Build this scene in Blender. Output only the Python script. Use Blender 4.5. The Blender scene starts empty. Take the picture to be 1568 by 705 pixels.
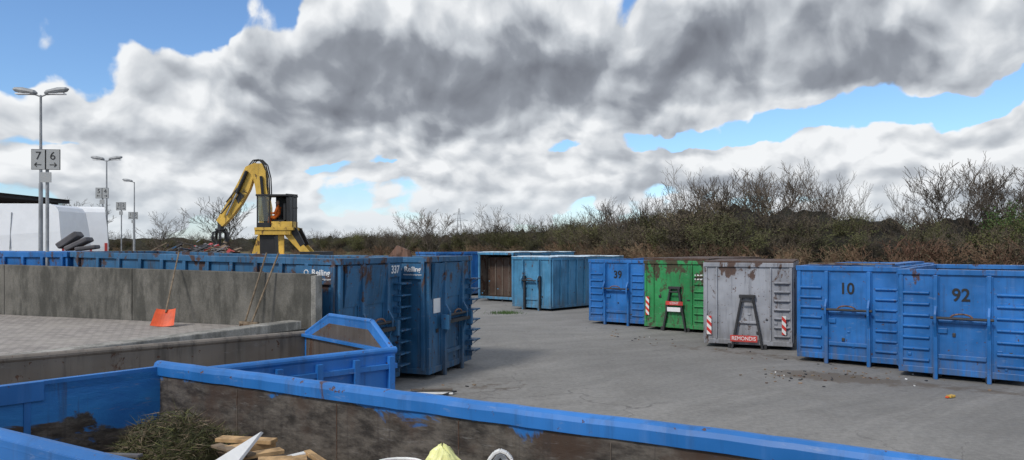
import bpy, math, random
from mathutils import Vector, Matrix
R = random.Random(7)
scene = bpy.context.scene
F = 1120.0; CZ = 3.15
def rad(a): return math.radians(a)

# ------------------------------------------------------------------ node helpers
class NT:
    def __init__(s, tree): s.t = tree; s.n = tree.nodes; s.l = tree.links
    def new(s, typ, **kw):
        n = s.n.new(typ)
        for k, v in kw.items(): setattr(n, k, v)
        return n
    def put(s, sock, v):
        if isinstance(v, bpy.types.NodeSocket): s.l.new(v, sock)
        else: sock.default_value = v
    def m(s, op, a, b=None, c=None, clamp=False):
        n = s.new('ShaderNodeMath', operation=op); n.use_clamp = clamp
        s.put(n.inputs[0], a)
        if b is not None: s.put(n.inputs[1], b)
        if c is not None: s.put(n.inputs[2], c)
        return n.outputs[0]
    def v(s, op, a, b=None, c=None):
        n = s.new('ShaderNodeVectorMath', operation=op)
        s.put(n.inputs[0], a)
        if b is not None: s.put(n.inputs[1], b)
        if c is not None: s.put(n.inputs[2], c)
        return n.outputs['Value'] if op in ('DOT_PRODUCT', 'LENGTH') else n.outputs[0]
    def noise(s, vec, scale, detail=5, rough=.55, dist=0.0, dim='3D'):
        n = s.new('ShaderNodeTexNoise'); n.noise_dimensions = dim; s.put(n.inputs['Vector'], vec)
        n.inputs['Scale'].default_value = scale; n.inputs['Detail'].default_value = detail
        n.inputs['Roughness'].default_value = rough; n.inputs['Distortion'].default_value = dist
        return n.outputs[0]
    def mapr(s, v, a, b, c=0., d=1., smooth=True):
        n = s.new('ShaderNodeMapRange')
        if smooth: n.interpolation_type = 'SMOOTHSTEP'
        s.put(n.inputs[0], v)
        for i, q in enumerate((a, b, c, d)): s.put(n.inputs[i + 1], q)
        return n.outputs[0]
    def mix(s, f, a, b, blend='MIX'):
        n = s.new('ShaderNodeMix', data_type='RGBA', blend_type=blend)
        s.put(n.inputs[0], f)
        for i, q in ((6, a), (7, b)):
            if isinstance(q, tuple) and len(q) == 3: q = (*q, 1)
            s.put(n.inputs[i], q)
        return n.outputs[2]
    def comb(s, x, y, z):
        n = s.new('ShaderNodeCombineXYZ')
        for i, q in enumerate((x, y, z)): s.put(n.inputs[i], q)
        return n.outputs[0]
    def sep(s, v):
        n = s.new('ShaderNodeSeparateXYZ'); s.put(n.inputs[0], v); return n.outputs
    def scl(s, v, sc): return s.v('MULTIPLY', v, sc)

MATS = {}
def newmat(name):
    m = bpy.data.materials.new(name); m.use_nodes = True
    t = NT(m.node_tree); b = t.n['Principled BSDF']
    MATS[name] = m
    return m, t, b
def bump(t, b, h, strength=.3, dist=.02):
    n = t.new('ShaderNodeBump'); n.inputs['Strength'].default_value = strength
    n.inputs['Distance'].default_value = dist
    t.put(n.inputs['Height'], h); t.l.new(n.outputs[0], b.inputs['Normal'])
def gpos(t): return t.new('ShaderNodeNewGeometry').outputs['Position']
def opos(t): return t.new('ShaderNodeTexCoord').outputs['Object']

def simple(name, col, rough=.6, metal=0., var=.25, scale=3.0):
    m, t, b = newmat(name)
    p = gpos(t); n = t.noise(p, scale, 4, .6)
    lo = tuple(c * (1 - var) for c in col); hi = tuple(min(1, c * (1 + var)) for c in col)
    t.put(b.inputs['Base Color'], t.mix(t.mapr(n, .3, .7), lo, hi))
    b.inputs['Roughness'].default_value = rough; b.inputs['Metallic'].default_value = metal
    return m

RUST = (.062, .031, .019)
def paint(name, col, rust=.5, fade=.3, rcol=RUST, chips=.5, grime=.6):
    """weathered sheet-steel paint: fading, vertical streaks, chips, rust"""
    m, t, b = newmat(name)
    p = gpos(t); o = opos(t); oz = t.sep(o)[2]
    big = t.noise(p, .9, 3, .6)
    st = t.noise(t.scl(p, (5., 5., .35)), 1.6, 5, .62)
    c = t.mix(t.mapr(big, .3, .7), tuple(x * .74 for x in col), tuple(min(1, x * 1.15 + .012) for x in col))
    fd = (col[0] * .7 + .12, col[1] * .8 + .12, col[2] * .8 + .12)
    c = t.mix(t.m('MULTIPLY', t.mapr(st, .5, .78), fade), c, fd)
    st2 = t.noise(t.scl(p, (8., 8., .55)), 1.1, 5, .65)
    c = t.mix(t.m('MULTIPLY', t.mapr(st2, .50, .70), grime), c, tuple(x * .25 + .015 for x in col))
    sc = t.noise(t.v('ADD', t.scl(p, (1.3, 1.3, 5.)), (3., 7., 1.)), 2.6, 6, .7)
    c = t.mix(t.m('MULTIPLY', t.mapr(sc, .60, .68), .35), c, tuple(x * .5 + .2 for x in col))
    low = t.mapr(oz, .0, 1.0, 1, 0)
    lo2 = t.m('MULTIPLY', low, t.mapr(st, .35, .65))
    c = t.mix(t.m('MULTIPLY', lo2, .6), c, (.10, .09, .075))
    r1 = t.noise(t.scl(p, (1., 1., .5)), 2.3, 7, .70, .4)
    top = t.mapr(oz, 1.7, 2.75, 0, .085)
    thr = .675 - .12 * rust
    rm = t.mapr(t.m('ADD', r1, top), thr, thr + .05)
    rn = t.mapr(t.m('ADD', st2, t.m('MULTIPLY', top, .8)), .69 - .05 * rust, .77)
    r2 = t.noise(p, 11, 4, .62)
    cm = t.mapr(r2, .68 - .06 * chips, .72 - .06 * chips)
    rr = t.m('MAXIMUM', t.m('MAXIMUM', rm, cm), t.m('MULTIPLY', rn, .6))
    rc = t.mix(r2, tuple(x * .3 for x in rcol), tuple(x * 2.1 for x in rcol))
    c = t.mix(t.m('MULTIPLY', rr, .92), c, rc)
    t.put(b.inputs['Base Color'], c)
    t.put(b.inputs['Roughness'], t.m('MULTIPLY_ADD', rr, .35, t.m('MULTIPLY_ADD', big, .25, .36)))
    bump(t, b, t.m('ADD', t.m('MULTIPLY', t.noise(p, 1.6, 2), 1.6), t.m('MULTIPLY', rr, -.12)), .5, .04)
    return m

paint('blue_paint', (.006, .135, .42), .12, .22, chips=.4, grime=.42)
paint('blue_paint_old', (.018, .110, .235), .48, .35, chips=.75, grime=.7)
paint('blue_paint_light', (.06, .24, .42), .3, .5)
paint('blue_paint_near', (.012, .15, .46), .12, .30, chips=.4, grime=.35)
paint('green_paint', (.02, .25, .07), 1.0, .25, rcol=(.05, .03, .02), chips=.9)
paint('grey_paint', (.29, .30, .33), .6, .3, chips=.7, grime=.5)
paint('yellow_paint', (.68, .42, .06), .0, .1, chips=.1, grime=.3)
paint('rust_steel', (.15, .12, .095), 1.2, .3, chips=1.0)
paint('rust_dark', (.075, .045, .032), 1.0, .2, chips=1.0)
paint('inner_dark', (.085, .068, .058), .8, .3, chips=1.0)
paint('worn_inner', (.17, .145, .12), .7, .3, chips=.6, grime=.7)
paint('rust_red', (.15, .07, .04), 1.0, .2)
simple('dark_steel', (.04, .04, .043), .55, .3)
simple('black_paint', (.012, .012, .013), .5)
simple('tyre_rubber', (.02, .02, .02), .9)
simple('white_paint', (.80, .81, .82), .3, var=.03)
simple('white_plastic', (.75, .75, .73), .4, var=.08)
simple('red_paint', (.50, .05, .04), .5)
simple('orange_plastic', (.60, .075, .015), .5)
simple('hi_vis_cloth', (.9, .18, .02), .8)
simple('skin', (.5, .28, .2), .6)
simple('galvanised', (.30, .31, .32), .5, .4)
simple('lamp_grey', (.27, .28, .29), .5)
simple('wood', (.42, .27, .13), .7, var=.4, scale=9)
simple('wood_old', (.18, .135, .09), .85, var=.4, scale=9)
simple('yellow_bag', (.66, .66, .28), .35)
simple('grey_cloth', (.12, .115, .12), .95)
simple('sheet_cover', (.50, .60, .68), .5)
simple('label_white', (.75, .75, .75), .5, var=.03)
simple('sign_face', (.36, .37, .37), .5, var=.04)
simple('brown_card', (.25, .17, .11), .8)
simple('dark_roof', (.03, .028, .03), .8)

m, t, b = newmat('cab_glass')
tr = t.new('ShaderNodeBsdfTransparent'); gl = t.new('ShaderNodeBsdfGlossy')
tr.inputs[0].default_value = (.7, .75, .75, 1); gl.inputs['Roughness'].default_value = .05
mx = t.new('ShaderNodeMixShader'); mx.inputs[0].default_value = .08
t.l.new(tr.outputs[0], mx.inputs[1]); t.l.new(gl.outputs[0], mx.inputs[2])
t.l.new(mx.outputs[0], t.n['Material Output'].inputs[0])
m, t, b = newmat('dark_glass')
b.inputs['Base Color'].default_value = (.02, .025, .03, 1); b.inputs['Roughness'].default_value = .08

m, t, b = newmat('warning_stripe')
o = t.sep(opos(t))
s_ = t.m('FRACT', t.m('MULTIPLY', t.m('ADD', o[0], o[2]), 4.2))
t.put(b.inputs['Base Color'], t.mix(t.mapr(s_, .49, .51), (.7, .7, .68), (.55, .03, .02)))
b.inputs['Roughness'].default_value = .45

# asphalt
m, t, b = newmat('asphalt')
p = gpos(t)
n1 = t.noise(p, .10, 3, .55); n2 = t.noise(p, .9, 6, .62); n3 = t.noise(p, 55, 2, .6); n4 = t.noise(p, 9, 4, .7)
mp = t.new('ShaderNodeMapping'); mp.inputs['Rotation'].default_value = (0, 0, rad(-28)); t.put(mp.inputs[0], p)
wob = t.scl(t.noise(p, .10, 1), (6., 6., 0.))
tr_ = t.noise(t.scl(t.v('ADD', mp.outputs[0], wob), (.10, .8, 1.)), 1.0, 6, .66)
c = t.mix(t.mapr(n1, .35, .65), (.245, .24, .23), (.31, .303, .288))
c = t.mix(t.m('MULTIPLY', t.mapr(n2, .42, .66), .35), c, (.19, .183, .17))
c = t.mix(t.m('MULTIPLY', t.mapr(tr_, .48, .66), .38), c, (.38, .37, .35))
c = t.mix(t.m('MULTIPLY', t.mapr(tr_, .47, .33), .25), c, (.15, .147, .14))
c = t.mix(.75, c, t.mix(n3, (.05, .05, .05), (.45, .44, .43)), 'SOFT_LIGHT')
c = t.mix(.5, c, t.mix(t.mapr(n4, .3, .7), (.36, .36, .36), (.64, .64, .64)), 'OVERLAY')
wn = t.new('ShaderNodeTexNoise'); wn.inputs['Scale'].default_value = 1.3; wn.inputs['Detail'].default_value = 5
t.put(wn.inputs['Vector'], p)
vo = t.new('ShaderNodeTexVoronoi', feature='DISTANCE_TO_EDGE'); vo.inputs['Scale'].default_value = .30
t.put(vo.inputs['Vector'], t.v('ADD', p, t.scl(wn.outputs[1], (1.6, 1.6, 0.))))
crk = t.m('MULTIPLY', t.mapr(vo.outputs['Distance'], .0, .010, 1, 0), t.mapr(n1, .47, .58))
c = t.mix(t.m('MULTIPLY', crk, .55), c, (.08, .075, .07))
sp = t.noise(p, 2.4, 3, .5); c = t.mix(t.m('MULTIPLY', t.mapr(sp, .66, .72), .35), c, (.09, .085, .08))
def gb(cx, cy, sx, sy, rot=0.):
    d = t.v('SUBTRACT', p, (cx, cy, 0.))
    e = t.sep(d); ca, sa = math.cos(rot), math.sin(rot)
    a_ = t.m('ADD', t.m('MULTIPLY', e[0], ca / sx), t.m('MULTIPLY', e[1], sa / sx))
    b_ = t.m('ADD', t.m('MULTIPLY', e[0], -sa / sy), t.m('MULTIPLY', e[1], ca / sy))
    q = t.m('ADD', t.m('MULTIPLY', a_, a_), t.m('MULTIPLY', b_, b_))
    return t.m('EXPONENT', t.m('MULTIPLY', q, -1.))
dm = t.m('ADD', gb(7.6, 17.7, 1.6, .8, -.6), t.m('MULTIPLY', gb(7.6, 21.0, 6.5, .8, -.72), .6))
dm = t.m('ADD', dm, t.m('MULTIPLY', gb(10.6, 15.8, 2.5, .7, -.6), .6))
dm = t.m('ADD', dm, t.m('MULTIPLY', gb(-.6, 16.5, 1.4, 1.6, 0), .5))
dirt = t.mapr(t.m('ADD', dm, t.m('MULTIPLY_ADD', t.noise(p, 2.6, 8, .72), 2.0, -1.0)), .40, .72)
c = t.mix(t.m('MULTIPLY', dirt, .75), c, t.mix(n3, (.05, .038, .028), (.15, .12, .09)))
t.put(b.inputs['Base Color'], c); b.inputs['Roughness'].default_value = .92
bump(t, b, t.m('ADD', t.m('MULTIPLY', n3, .2), t.m('ADD', t.m('MULTIPLY', n4, .35), t.m('MULTIPLY', crk, -.6))), .45, .012)

m, t, b = newmat('paving')
p = gpos(t)
mp = t.new('ShaderNodeMapping'); mp.inputs['Rotation'].default_value = (0, 0, rad(20)); t.put(mp.inputs[0], p)
br = t.new('ShaderNodeTexBrick'); t.put(br.inputs['Vector'], mp.outputs[0])
br.inputs['Scale'].default_value = 1; br.inputs['Brick Width'].default_value = .22; br.inputs['Row Height'].default_value = .11
br.inputs['Mortar Size'].default_value = .008
br.inputs['Color1'].default_value = (.36, .325, .295, 1); br.inputs['Color2'].default_value = (.25, .225, .205, 1); br.inputs['Mortar'].default_value = (.08, .075, .065, 1)
c = t.mix(t.m('MULTIPLY', t.mapr(t.noise(p, .8, 7, .65), .4, .7), .5), br.outputs[0], (.36, .33, .29))
t.put(b.inputs['Base Color'], c); b.inputs['Roughness'].default_value = .9
bump(t, b, br.outputs[1], -.3, .01)

def concrete(name, a, bcol, dark, ss=(2.2, 2.2, .7)):
    m, t, b = newmat(name); p = gpos(t)
    n = t.noise(p, 1.1, 7, .7); st = t.noise(t.scl(p, ss), 1.3, 7, .68); f = t.noise(p, 38, 3, .6)
    c = t.mix(t.mapr(n, .33, .67), a, bcol)
    c = t.mix(t.m('MULTIPLY', t.mapr(st, .42, .62), .75), c, dark)
    c = t.mix(.6, c, t.mix(f, (.15, .15, .15), (.85, .85, .85)), 'OVERLAY')
    t.put(b.inputs['Base Color'], c); b.inputs['Roughness'].default_value = .9
    bump(t, b, t.m('ADD', n, t.m('MULTIPLY', f, .4)), .5, .02)
concrete('concrete_wall', (.095, .09, .078), (.165, .155, .135), (.042, .041, .034))
concrete('concrete_light', (.25, .24, .215), (.40, .38, .34), (.12, .115, .10))

def scraped(name, zthr, k):
    m, t, b = newmat(name)
    p = gpos(t); z = t.sep(p)[2]
    nn = t.noise(t.scl(p, (.8, .8, 1.8)), 1.9, 8, .66, .5)
    worn = t.mapr(t.m('ADD', t.m('MULTIPLY', t.m('SUBTRACT', zthr, z), k), nn), .47, .54)
    stl = t.mix(t.mapr(t.noise(t.scl(p, (2., 2., 5.)), 2.2, 8, .74), .34, .68), (.022, .018, .015), (.135, .118, .10))
    stl = t.mix(t.mapr(t.noise(p, 1.1, 6, .65), .46, .62), stl, (.055, .033, .022))
    c = t.mix(worn, t.mix(t.mapr(nn, .3, .6), (.010, .12, .38), (.02, .19, .50)), stl)
    c = t.mix(t.m('MULTIPLY', t.mapr(t.noise(t.scl(p, (14., 14., .7)), 1, 5), .56, .7), .6), c, (.04, .032, .028))
    sc = t.noise(t.scl(p, (1.2, 1.2, 9.)), 3., 6, .7); c = t.mix(t.m('MULTIPLY', t.mapr(sc, .60, .66), .3), c, (.26, .25, .24))
    t.put(b.inputs['Base Color'], c); b.inputs['Roughness'].default_value = .6
    bump(t, b, t.m('ADD', nn, t.noise(p, 2, 2)), .45, .03)
scraped('scraped_steel', 1.96, 1.6)
scraped('scraped_end', 1.60, 1.0)

m, t, b = newmat('dry_grass')
p = gpos(t); n = t.noise(p, .35, 6, .7); f = t.noise(p, 8, 5, .7)
c = t.mix(t.mapr(n, .35, .65), (.15, .11, .06), (.09, .095, .04))
c = t.mix(.7, c, t.mix(f, (.1, .1, .1), (.8, .8, .8)), 'OVERLAY')
t.put(b.inputs['Base Color'], c); b.inputs['Roughness'].default_value = 1
bump(t, b, f, .8, .2)
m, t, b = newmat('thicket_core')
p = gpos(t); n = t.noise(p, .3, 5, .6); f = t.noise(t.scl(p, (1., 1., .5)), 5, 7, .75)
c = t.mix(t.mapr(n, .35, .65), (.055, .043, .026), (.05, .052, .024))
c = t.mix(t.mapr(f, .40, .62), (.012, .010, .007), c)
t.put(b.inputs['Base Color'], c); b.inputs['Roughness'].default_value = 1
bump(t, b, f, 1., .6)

def veg(name, a, bcol):
    m, t, b = newmat(name)
    oi = t.new('ShaderNodeObjectInfo').outputs['Random']
    n = t.noise(gpos(t), .22, 2, .6)
    f = t.m('ADD', t.m('MULTIPLY', oi, .4), t.m('MULTIPLY', t.mapr(n, .38, .62), .6))
    t.put(b.inputs['Base Color'], t.mix(f, a, bcol)); b.inputs['Roughness'].default_value = .9
veg('twig', (.048, .038, .030), (.125, .098, .072))
veg('twig_red', (.13, .07, .045), (.23, .15, .09))
veg('twig_olive', (.052, .046, .026), (.11, .098, .048))
veg('leaf_olive', (.055, .056, .022), (.130, .138, .040))
veg('leaf_brown', (.075, .060, .034), (.155, .125, .068))
veg('blossom', (.35, .34, .30), (.6, .58, .52))
veg('leaf_green', (.03, .07, .015), (.07, .13, .03))
veg('weed_dark', (.022, .028, .012), (.07, .075, .03))

# ------------------------------------------------------------------ mesh helpers
class MB:
    def __init__(s): s.v = []; s.f = []; s.m = []; s.mats = []
    def mi(s, name):
        if name not in s.mats: s.mats.append(name)
        return s.mats.index(name)
    def add(s, vs, fs, mat):
        o = len(s.v); s.v += [tuple(v) for v in vs]
        for i, f in enumerate(fs):
            s.f.append(tuple(o + k for k in f))
            s.m.append(s.mi(mat[i] if isinstance(mat, (list, tuple)) else mat))
    def box(s, x0, x1, y0, y1, z0, z1, mat, M=None, **fm):
        vs = [Vector(q) for q in ((x0,y0,z0),(x1,y0,z0),(x1,y1,z0),(x0,y1,z0),(x0,y0,z1),(x1,y0,z1),(x1,y1,z1),(x0,y1,z1))]
        if M: vs = [M @ q for q in vs]
        names = ['zn', 'zp', 'yn', 'xp', 'yp', 'xn']
        fs = [(3,2,1,0),(4,5,6,7),(0,1,5,4),(1,2,6,5),(2,3,7,6),(3,0,4,7)]
        s.add(vs, fs, [fm.get(k, mat) for k in names])
    def tube(s, a, b, r, mat, n=10, r2=None, caps=True):
        a = Vector(a); b = Vector(b); d = (b - a).normalized()
        u = d.orthogonal().normalized(); w = d.cross(u); r2 = r if r2 is None else r2
        vs = []
        for q, rr in ((a, r), (b, r2)):
            for i in range(n):
                an = 2 * math.pi * i / n; vs.append(q + (u * math.cos(an) + w * math.sin(an)) * rr)
        fs = [(i, (i + 1) % n, n + (i + 1) % n, n + i) for i in range(n)]
        if caps: fs += [tuple(range(n))[::-1], tuple(range(n, 2 * n))]
        s.add(vs, fs, mat)
    def beam(s, a, b, w, h, mat, up=(0, 0, 1)):
        a = Vector(a); b = Vector(b); d = (b - a).normalized(); u = Vector(up)
        sd = d.cross(u).normalized(); u = sd.cross(d)
        vs = [q + sd * (i * w / 2) + u * (j * h / 2) for q in (a, b) for i, j in ((-1,-1),(1,-1),(1,1),(-1,1))]
        s.add(vs, [(0,1,5,4),(1,2,6,5),(2,3,7,6),(3,0,4,7),(3,2,1,0),(4,5,6,7)], mat)
    def prism(s, pts, off, mat):
        n = len(pts); off = Vector(off); a = [Vector(p) for p in pts]; vs = a + [p + off for p in a]
        fs = [tuple(range(n))[::-1], tuple(range(n, 2 * n))] + [(i, (i + 1) % n, n + (i + 1) % n, n + i) for i in range(n)]
        s.add(vs, fs, mat)
    def obj(s, name, parent=None, bevel=0, smooth=False, recalc=True):
        me = bpy.data.meshes.new(name); me.from_pydata(s.v, [], s.f)
        for q in s.mats: me.materials.append(MATS[q])
        me.polygons.foreach_set('material_index', s.m)
        if smooth: me.polygons.foreach_set('use_smooth', [True] * len(s.f))
        me.update()
        if recalc:
            import bmesh
            bm = bmesh.new(); bm.from_mesh(me); bmesh.ops.recalc_face_normals(bm, faces=bm.faces); bm.to_mesh(me); bm.free()
        ob = bpy.data.objects.new(name, me); scene.collection.objects.link(ob)
        if parent: ob.parent = parent
        if bevel:
            md = ob.modifiers.new('bevel', 'BEVEL'); md.width = bevel; md.segments = 2; md.limit_method = 'ANGLE'; md.angle_limit = rad(40)
        return ob
def empty(name, loc=(0, 0, 0), rot=(0, 0, 0)):
    e = bpy.data.objects.new(name, None); e.empty_display_size = .3
    e.location = loc; e.rotation_euler = rot; scene.collection.objects.link(e); return e
def text(body, size, mat, parent, loc, rot=(rad(90), 0, 0), name='number', sx=1.0, ext=.003, bold=0.):
    c = bpy.data.curves.new(name, 'FONT'); c.body = body; c.size = size; c.extrude = ext; c.align_x = 'CENTER'; c.align_y = 'CENTER'; c.offset = bold
    c.materials.append(MATS[mat]); o = bpy.data.objects.new(name, c); scene.collection.objects.link(o)
    o.parent = parent; o.location = loc; o.rotation_euler = rot; o.scale = (sx, 1, 1); return o

# ------------------------------------------------------------------ roll-off container
def container(P, u, w, L, h, paintm, inner='rust_steel', style='posts', ribs='LR', fin=.06, tilt=0., num=None, nx=.5, nz=None,
              numcol='black_paint', numsize=.42, lid=None, openfront=False, name='waste_container', seed=0, side_sp=.62, z0=.16):
    rr = random.Random(seed)
    e = empty(name, (P[0], P[1], 0), (tilt, 0, math.atan2(u[1], u[0])))
    b = MB(); T = .05; PM = paintm
    b.box(T, w - T, T, L - T, z0, z0 + .08, PM, zp=inner)
    if openfront:
        b.box(0, .09, 0, T, z0, h, PM); b.box(w - .09, w, 0, T, z0, h, PM)
        b.box(T, w-T, L*.12, L*.12+.05, z0+.1, h-.25, 'rust_dark')
        for k in range(5): b.box(T + .1 + k * .5, T + .16 + k * .5, L*.12-.05, L*.12-.002, z0+.12, h-.3, 'rust_steel')
    else:
        b.box(0, w, 0, T, z0, h, PM, yp=inner)
    b.box(0, w, L - T, L, z0, h, PM, yn=inner)
    b.box(0, T, T, L - T, z0, h, PM, xp=inner)
    b.box(w - T, w, T, L - T, z0, h, PM, xn=inner)
    q = .055
    b.box(-q, w + q, -q, T + .03, h - .10, h + .03, PM)
    b.box(-q, w + q, L - T - .03, L + q, h - .10, h + .03, PM)
    k = 6; prev = [0., 0.]
    for i in range(k):
        ya = T + .03 + (L - 2 * T - .06) * i / k; yb = T + .03 + (L - 2 * T - .06) * (i + 1) / k
        for si, (xa, xb) in enumerate(((-q, T + .03), (w - T - .03, w + q))):
            d2 = rr.uniform(-.02, .015) if i < k - 1 else 0; d1 = prev[si]
            vs = [(xa + d1, ya, h - .11), (xb + d1, ya, h - .11), (xb + d2, yb, h - .11), (xa + d2, yb, h - .11), (xa + d1, ya, h + .026 + d1 * .6), (xb + d1, ya, h + .026 + d1 * .6), (xb + d2, yb, h + .026 + d2 * .6), (xa + d2, yb, h + .026 + d2 * .6)]
            b.add(vs, [(3,2,1,0),(4,5,6,7),(0,1,5,4),(1,2,6,5),(2,3,7,6),(3,0,4,7)], PM); prev[si] = d2
    b.box(-.03, w + .03, -.035, T, z0 - .04, z0 + .11, PM)
    b.box(-.035, 0.01, T, L, z0 - .035, z0 + .10, PM); b.box(w - .01, w + .035, T, L, z0 - .035, z0 + .10, PM)
    n = int((L - .3) / side_sp)
    for i in range(n + 1):
        y = .12 + i * (L - .3) / n
        for sx in (-.065, w + .002):
            b.box(sx, sx + .063, y - .045, y + .045, z0 + .05, h - .09, PM)
    for x in (w / 2 - .53, w / 2 + .53):
        b.box(x - .045, x + .045, -.06, L - .1, .012, z0 - .002, 'dark_steel')
        b.tube((x - .13, L - .25, .10), (x + .13, L - .25, .10), .10, 'dark_steel', 14)
        b.tube((x - .12, .22, .07), (x + .12, .22, .07), .07, 'dark_steel', 12)
    pl, pr = w * .30, w * .72
    if style == 'posts':
        for x in (pl, pr):
            b.box(x - .045, x + .045, -.115, -.001, .0, h - .105, PM)
            b.box(x - .075, x + .075, -.03, -.002, z0, h - .12, PM)
            b.prism([(x - .03, -.115, 1.0), (x - .03, -.115, 1.75), (x - .03, -.24, 1.55), (x - .03, -.24, 1.35)], (.06, 0, 0), PM)
        b.tube((pl - .10, -.19, 1.47), (pr + .10, -.19, 1.47), .034, 'dark_steel', 10)
        b.box(pl + .05, pr - .05, -.05, -.001, 1.34, 1.42, PM)
        b.box(pl + .05, pr - .05, -.06, -.001, .50, .60, PM)
        c = (pl + pr) / 2
        for k in range(7):
            a0 = math.pi * k / 7; a1 = math.pi * (k + 1) / 7
            b.tube((c + .22 * math.cos(a0), -.2, 1.49 + .09 * math.sin(a0)), (c + .22 * math.cos(a1), -.2, 1.49 + .09 * math.sin(a1)), .024, 'rust_red', 7)
        b.box(c - .5, c - .3, -.05, -.002, 1.1, 1.22, PM)
    elif style == 'aframe':
        c = w * .5
        b.beam((c - .16, -.08, 1.60), (c - .45, -.08, .0), .07, .12, 'dark_steel', up=(0, 1, 0))
        b.beam((c + .16, -.08, 1.60), (c + .45, -.08, .0), .07, .12, 'dark_steel', up=(0, 1, 0))
        b.box(c - .24, c + .24, -.14, -.02, 1.57, 1.67, 'dark_steel')
        b.tube((c - .17, -.2, 1.47), (c + .17, -.2, 1.47), .03, 'dark_steel')
        b.box(c - .30, c + .30, -.07, -.002, .78, .86, PM)
        for x in (.33, w - .62):
            b.box(x, x + .05, -.05, -.002, z0 + .1, h - .12, PM)
    st = .27
    k = int((h - .65) / st)
    for i in range(k):
        z = .42 + i * st
        if 'L' in ribs:
            b.prism([(.06, -.001, z - .05), (.06, -fin, z - .015), (.06, -fin, z + .02), (.06, -.001, z + .05)], (pl - .2, 0, 0), PM)
        if 'R' in ribs:
            x1 = pr + .14 if style == 'posts' else w - .5
            b.prism([(x1, -.001, z - .05), (x1, -fin, z - .015), (x1, -fin, z + .02), (x1, -.001, z + .05)], (w - .04 - x1, 0, 0), PM)
        if 'S' in ribs:
            x1 = w - .30
            b.box(x1, w + .16, -.24, .02, z - .03, z + .005, PM)
            b.prism([(w + .02, -.23, z - .03), (w + .12, -.16, z - .03), (w + .02, .0, z - .2)], (0.03, 0.0, 0), PM)
            b.box(x1 + .02, x1 + .05, -.18, -.001, z - .15, z - .03, PM)
    for x in (-.02, w - .07):
        b.box(x, x + .09, -.035, .03, z0 + .06, h - .10, PM)
    for i in range(5):
        x = rr.uniform(.1, w - .2); z = rr.uniform(.3, 1.3)
        b.box(x, x + rr.uniform(.05, .12), -.03, -.001, z, z + rr.uniform(.04, .1), 'dark_steel' if i % 2 else PM)
    b.obj('body', e, .012)
    if num:
        text(num, numsize, numcol, e, (w * nx, -.012, nz or h - .58), name='number_marking', sx=.9, bold=.008)
    if lid:
        l = MB(); n = 14
        for i in range(n):
            y0 = i * L / n; y1 = (i + 1) * L / n
            l.box(-.1, w + .1, y0, y1 - .012, h + .035, h + .06 + .03 * math.sin(i), lid)
        l.obj('cover', e, .01)
    return e

UR = (.8, -.6)
c92 = container((9.50, 17.90), UR, 2.55, 6, 2.58, 'blue_paint', num='92', nx=.5, seed=1)
c10 = container((7.93, 20.25), UR, 2.5, 6, 2.60, 'blue_paint', num='10', nx=.5, seed=2)
l = MB(); l.box(1.9, 2.3, .2, 5.8, 2.63, 2.68, 'blue_paint'); l.box(.2, 2.3, .25, .6, 2.66, 2.7, 'rust_steel'); l.obj('lid_frame', c10)
cgy = container((6.10, 23.1), (.92, -.39), 2.55, 5.2, 2.62, 'grey_paint', style='aframe', ribs='R', fin=.09, seed=3)
l = MB()
l.box(.78, 1.58, -.165, -.155, .22, .42, 'red_paint'); l.box(.06, .20, -.062, -.05, .40, .98, 'warning_stripe'); l.box(2.28, 2.40, -.112, -.10, .48, 1.05, 'warning_stripe')
l.box(-.05, 2.6, .06, 5.1, 2.655, 2.70, 'rust_dark')
l.obj('stickers_and_cover', cgy)
text('REMONDIS', .165, 'label_white', cgy, (1.18, -.170, .32), name='label_text', sx=.88)
cgn = container((5.10, 28.0), (.8, -.6), 2.48, 6, 2.60, 'green_paint', style='aframe', ribs='R', fin=.07, num='135', nx=.86, nz=2.02, numcol='label_white', numsize=.26, seed=4)
l = MB()
l.box(.92, 1.60, -.165, -.155, .98, 1.12, 'red_paint'); l.box(.98, 1.5, -.165, -.155, .74, .90, 'label_white'); l.box(.05, .19, -.062, -.05, .55, 1.25, 'warning_stripe')
l.box(-.08, 2.5, .05, 5.9, 2.64, 2.72, 'rust_dark')
l.obj('stickers', cgn)
text('CONT', .12, 'label_white', cgn, (1.26, -.170, 1.05), name='label_text')
c39 = container((3.20, 30.1), UR, 2.5, 6, 2.60, 'blue_paint', num='39', nx=.52, seed=5)
cm = container((0.05, 37.3), (.73, -.68), 2.5, 6.1, 2.60, 'blue_paint_light', num=None, seed=6, lid='sheet_cover', ribs='')
l = MB()
for x in (.9, 1.9): l.beam((x, -.11, .05), (x, -.11, 1.7), .08, .1, 'dark_steel', up=(0, 1, 0))
l.obj('hook_frame', cm)
cb = container((-1.95, 43.0), (.80, -.60), 2.5, 6.5, 2.78, 'blue_paint_light', num=None, seed=7, lid='sheet_cover', ribs='', openfront=True, style='none')
cc = container((-6.2, 47.5), (.6, -.8), 2.5, 6.5, 2.78, 'blue_paint', seed=8, ribs='', style='none', inner='rust_red')

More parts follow.
